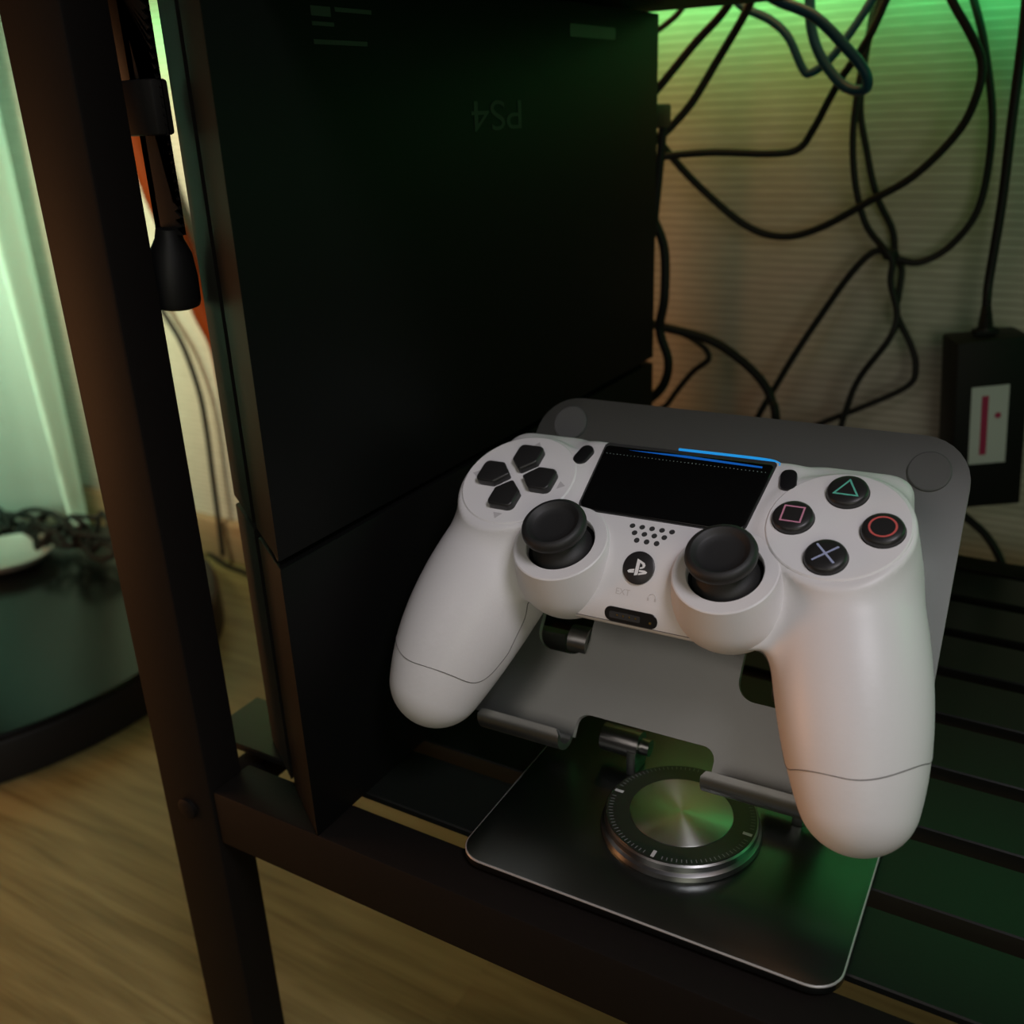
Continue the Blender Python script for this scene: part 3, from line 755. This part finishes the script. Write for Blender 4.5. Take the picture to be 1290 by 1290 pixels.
cable('black_cable', 'thin black cable hanging straight through the knot, ending behind the stand', [(1122, -50, 557), (1108, 0, 557), (1092, 59, 557), (1080, 119, 557), (1074.5, 178, 557), (1078.5, 237, 557), (1092, 285, 557), (1116, 316, 554), (1124, 330, 554), (1122, 356, 554), (1130, 395, 554), (1120, 427, 552), (1084, 474, 550), (1068, 510, 548), (1055, 560, 545)], 1.8)
cable('black_cable', 'thin black cable below the knot swinging out to the right and back', [(1108, -20, 569), (1096, 36, 569), (1084, 130, 569), (1092, 190, 569), (1104, 245, 569), (1124, 289, 573), (1128, 320, 574), (1136, 340, 573), (1132, 372, 570), (1130, 396, 566), (1147.6, 435, 564), (1153.6, 462, 563), (1143.7, 486, 562), (1088, 512, 558), (1030, 535, 554), (980, 560, 551)], 1.8)
bm = lathe([(0.001, -4), (3.5, -3), (4.6, 0), (3.6, 3), (0.001, 4)], 14); kp = at(1122, 321, 559)
bmesh.ops.scale(bm, vec=(1, 1, .8), verts=bm.verts); bmesh.ops.translate(bm, verts=bm.verts, vec=kp)
tag(obj('cable_tie', bm, M['cable']), 'small black tie knotting the hanging cables together', 'cable tie')
cable('teal_cable', 'teal cable curling into a hook in front of the green wall', [(950, -20, 500), (978, 0, 502), (1025, 20, 505), (1065, 59, 508), (1090, 91, 510), (1090, 112, 514), (1064, 109, 518), (1036, 75, 520), (1022, 34, 520), (1020, -20, 520)], 2.5, 'teal')
cable('teal_cable', 'teal cable dipping to a sharp low bend beside the curled one', [(915, -10, 530), (938, 10, 530), (970, 25, 530), (993, 47, 530), (1011, 86, 530), (1021, 92, 530), (1045, 75, 531), (1072, 40, 532), (1098, 0, 532), (1120, -40, 532)], 2.1, 'teal')
cable('console_cable', 'thick black cable snaking down right behind the console', [(815, 262, 500), (825, 280, 502), (837, 316, 505), (837, 375, 505), (831, 415, 505), (842, 455, 505), (835, 486, 503), (812, 508, 500), (790, 520, 498)], 2.6)
cable('console_cable', 'black cable arching from the console down behind the stand', [(815, 405, 512), (831, 411, 513), (891, 427, 520), (930, 451, 522), (958, 478, 522), (972, 504, 520), (978, 540, 518)], 2.5)
cable('console_cable', 'thin black cable kinked sideways low behind the console', [(820, 408, 522), (839, 411, 524), (879, 431, 530), (893, 451, 530), (871, 470, 528), (843, 506, 524), (825, 540, 520)], 1.7)
cable('console_cable', 'black cable hugging the back edge of the console', [(836, 150, 492), (834, 175, 492), (829, 230, 492), (822, 290, 492), (812, 330, 490)], 2.2)
pg = thing('cable_plug', 'black plug sticking out of the console back', 'plug', at(818, 148, 474))
obj('plug_body', nbox(-6, 6, -8, 14, -5, 6, bev=1.5), M['cable'], pg)
obj('plug_tip', nbox(-3, 3, 14, 18, -2, 3, bev=.6), M['chrome'], pg)

# ------------------------------------------------------------------ toothed strap hanging between post and console
def strap_pt(x, y): return Vector(at(x, y, 214))
stp = thing('toothed_strap', 'black toothed strap with a buckle and rounded end, hanging beside the post', 'strap', at(200, 200, 214))
org = Vector(at(200, 200, 214))
zt, zb = 262.0, 190.0
def axis_x(zv):   # the strap hangs plumb with a slight sway
    a = strap_pt(170, 20); b = strap_pt(214, 285); t = (zv - a.z)/(b.z - a.z); return a.x + (b.x - a.x)*t
bm = bmesh.new(); n = 28
for side in (-1, 1):
    pts = []
    for i in range(n):
        zv = zt - (zt - zb)*i/n; zv2 = zt - (zt - zb)*(i + .75)/n
        w = 3.6
        pts += [(axis_x(zv) + side*w, zv), (axis_x(zv2) + side*(w + 2.4), zv2)]
    if side == -1: left = pts
    else: right = pts
poly = left + right[::-1]
A_ = [bm.verts.new((x - org.x, -.5, z_ - org.z)) for x, z_ in poly]; B_ = [bm.verts.new((x - org.x, .5, z_ - org.z)) for x, z_ in poly]
bm.faces.new(A_); bm.faces.new(B_[::-1])
for i in range(len(poly)): bm.faces.new((A_[i], B_[i], B_[(i+1) % len(poly)], A_[(i+1) % len(poly)]))
bmesh.ops.triangulate(bm, faces=[f for f in bm.faces if len(f.verts) > 4])
obj('toothed_band', bm, M['cable'], stp, smooth=False)
obj('strap_sleeve', nbox(-263.5 - org.x, -250.5 - org.x, .6, 3, 230 - org.z, 262 - org.z, bev=.4), M['cable'], stp)
bc = strap_pt(184, 136) - org
obj('buckle', nbox(bc.x - 7.4, bc.x + 7.4, -3.2, 3.2, bc.z - 7.6, bc.z + 7.6, bev=1.0), M['console_edge'], stp)
e0 = strap_pt(212, 288) - org; e1 = strap_pt(221, 386) - org
obj('end_grip', tube([e0, e0.lerp(e1, .12), e0.lerp(e1, .3), e0.lerp(e1, .6), e0.lerp(e1, .9), e0.lerp(e1, .97), e1], [3.8, 4.3, 6.4, 7.6, 8.0, 7.6, 6.2], 24), M['cable'], stp)

# ------------------------------------------------------------------ left background
cable('orange_cord', 'thick orange cord slanting down the wall between post and console', [(130, 60, 560), (163, 150, 560), (181, 200, 560), (199, 248, 560), (220, 295, 560), (257, 388, 560), (281, 440, 560), (300, 540, 560)], 10.5, 'orange', 'cord')
cable('wall_cable', 'thin dark cable curving down the pale wall behind the post', [(170, 330, 566), (205, 392, 566), (230, 435, 566), (250, 490, 566), (260, 540, 566), (268, 600, 566), (276, 660, 564), (281, 700, 560)], 2.4)
cable('floor_cable', 'dark cable lying along the skirting behind the post', None, 2.2, world=[at_z(225, 672, ZF + 2.3), at_z(252, 690, ZF + 2.3), at_z(285, 712, ZF + 2.3), at_z(310, 722, ZF + 2.3), at_z(345, 745, ZF + 2.3)])
# curtain
bm = bmesh.new(); nx, nz = 140, 24; G2 = []
for i in range(nx + 1):
    x = -1500 + 690*i/nx
    colv = []
    for j in range(nz + 1):
        t = j/nz; zz = ZF + 6 + 900*t
        ph = (x + 1500)/690*2*PI*8.5
        fold = 26*math.sin(ph + .6*math.sin(2.3*t)) + 9*math.sin(2.1*ph + 1.0) + 5*math.sin(4.3*ph)
        colv.append(bm.verts.new((x + 8*math.sin(ph*.5 + 2*t), 520 + fold*(1 - .15*t), zz)))
    G2.append(colv)
for a, b in zip(G2, G2[1:]):
    for j in range(nz): bm.faces.new((a[j], b[j], b[j+1], a[j+1]))
ret = bmesh.ops.solidify(bm, geom=list(bm.faces), thickness=1.0)
tag(obj('curtain', bm, M['curtain'], auto=None), 'pale curtain hanging in soft folds at the far left', 'curtain')
# round glossy base on the floor
rb = thing('round_base', 'low round glossy black base on the wooden floor by the curtain', 'base', (-704, 352, ZF))
obj('side_band', lathe([(0.001, 0), (185, 0), (187, 2), (187, 27), (185.5, 29.5)], 128), M['cable'], rb)
obj('glossy_top', lathe([(185.6, 29), (185.6, 31.5), (184, 33.2), (182, 33.6), (0.001, 34.5)], 128), M['gloss_black'], rb)
dc = at_z(12, 708, ZF + 36)
ds = thing('white_dish', 'shallow white dish on the glossy round base', 'dish', (dc[0], dc[1], ZF + 34.6))
obj('dish_bowl', lathe([(0.001, 0), (20, 0), (30, 4), (37, 11), (38, 12), (36.5, 12), (29, 5.4), (19, 1.6), (0.001, 1.4)], 64), M['white_dish'], ds)
rnd = random.Random(3)
labels = ['dark cable coiled at the back of the round base, nearest the post', 'dark cable loop lying on the left of the tangle by the curtain', 'dark cable on top of the tangle behind the round base', 'dark cable trailing along the floor behind the round base']
for i, lab_ in enumerate(labels):
    cx_, cy_ = -845 + 54*i, 466 + 10*(i % 2)
    pts = []; ang = rnd.uniform(0, 6)
    for k_ in range(22):
        ang += rnd.uniform(.4, 1.1); rr = rnd.uniform(14, 40)
        pts.append((cx_ + rr*1.2*math.cos(ang), cy_ + rr*.62*math.sin(ang), ZF + 37.2 + 2.4*i + rnd.uniform(0, 1)**1.6*30))
    tag(obj('tangled_cable', tube(spline(pts, 6), 2.2, 8), M['cable'], auto=None), lab_, 'cable', None)
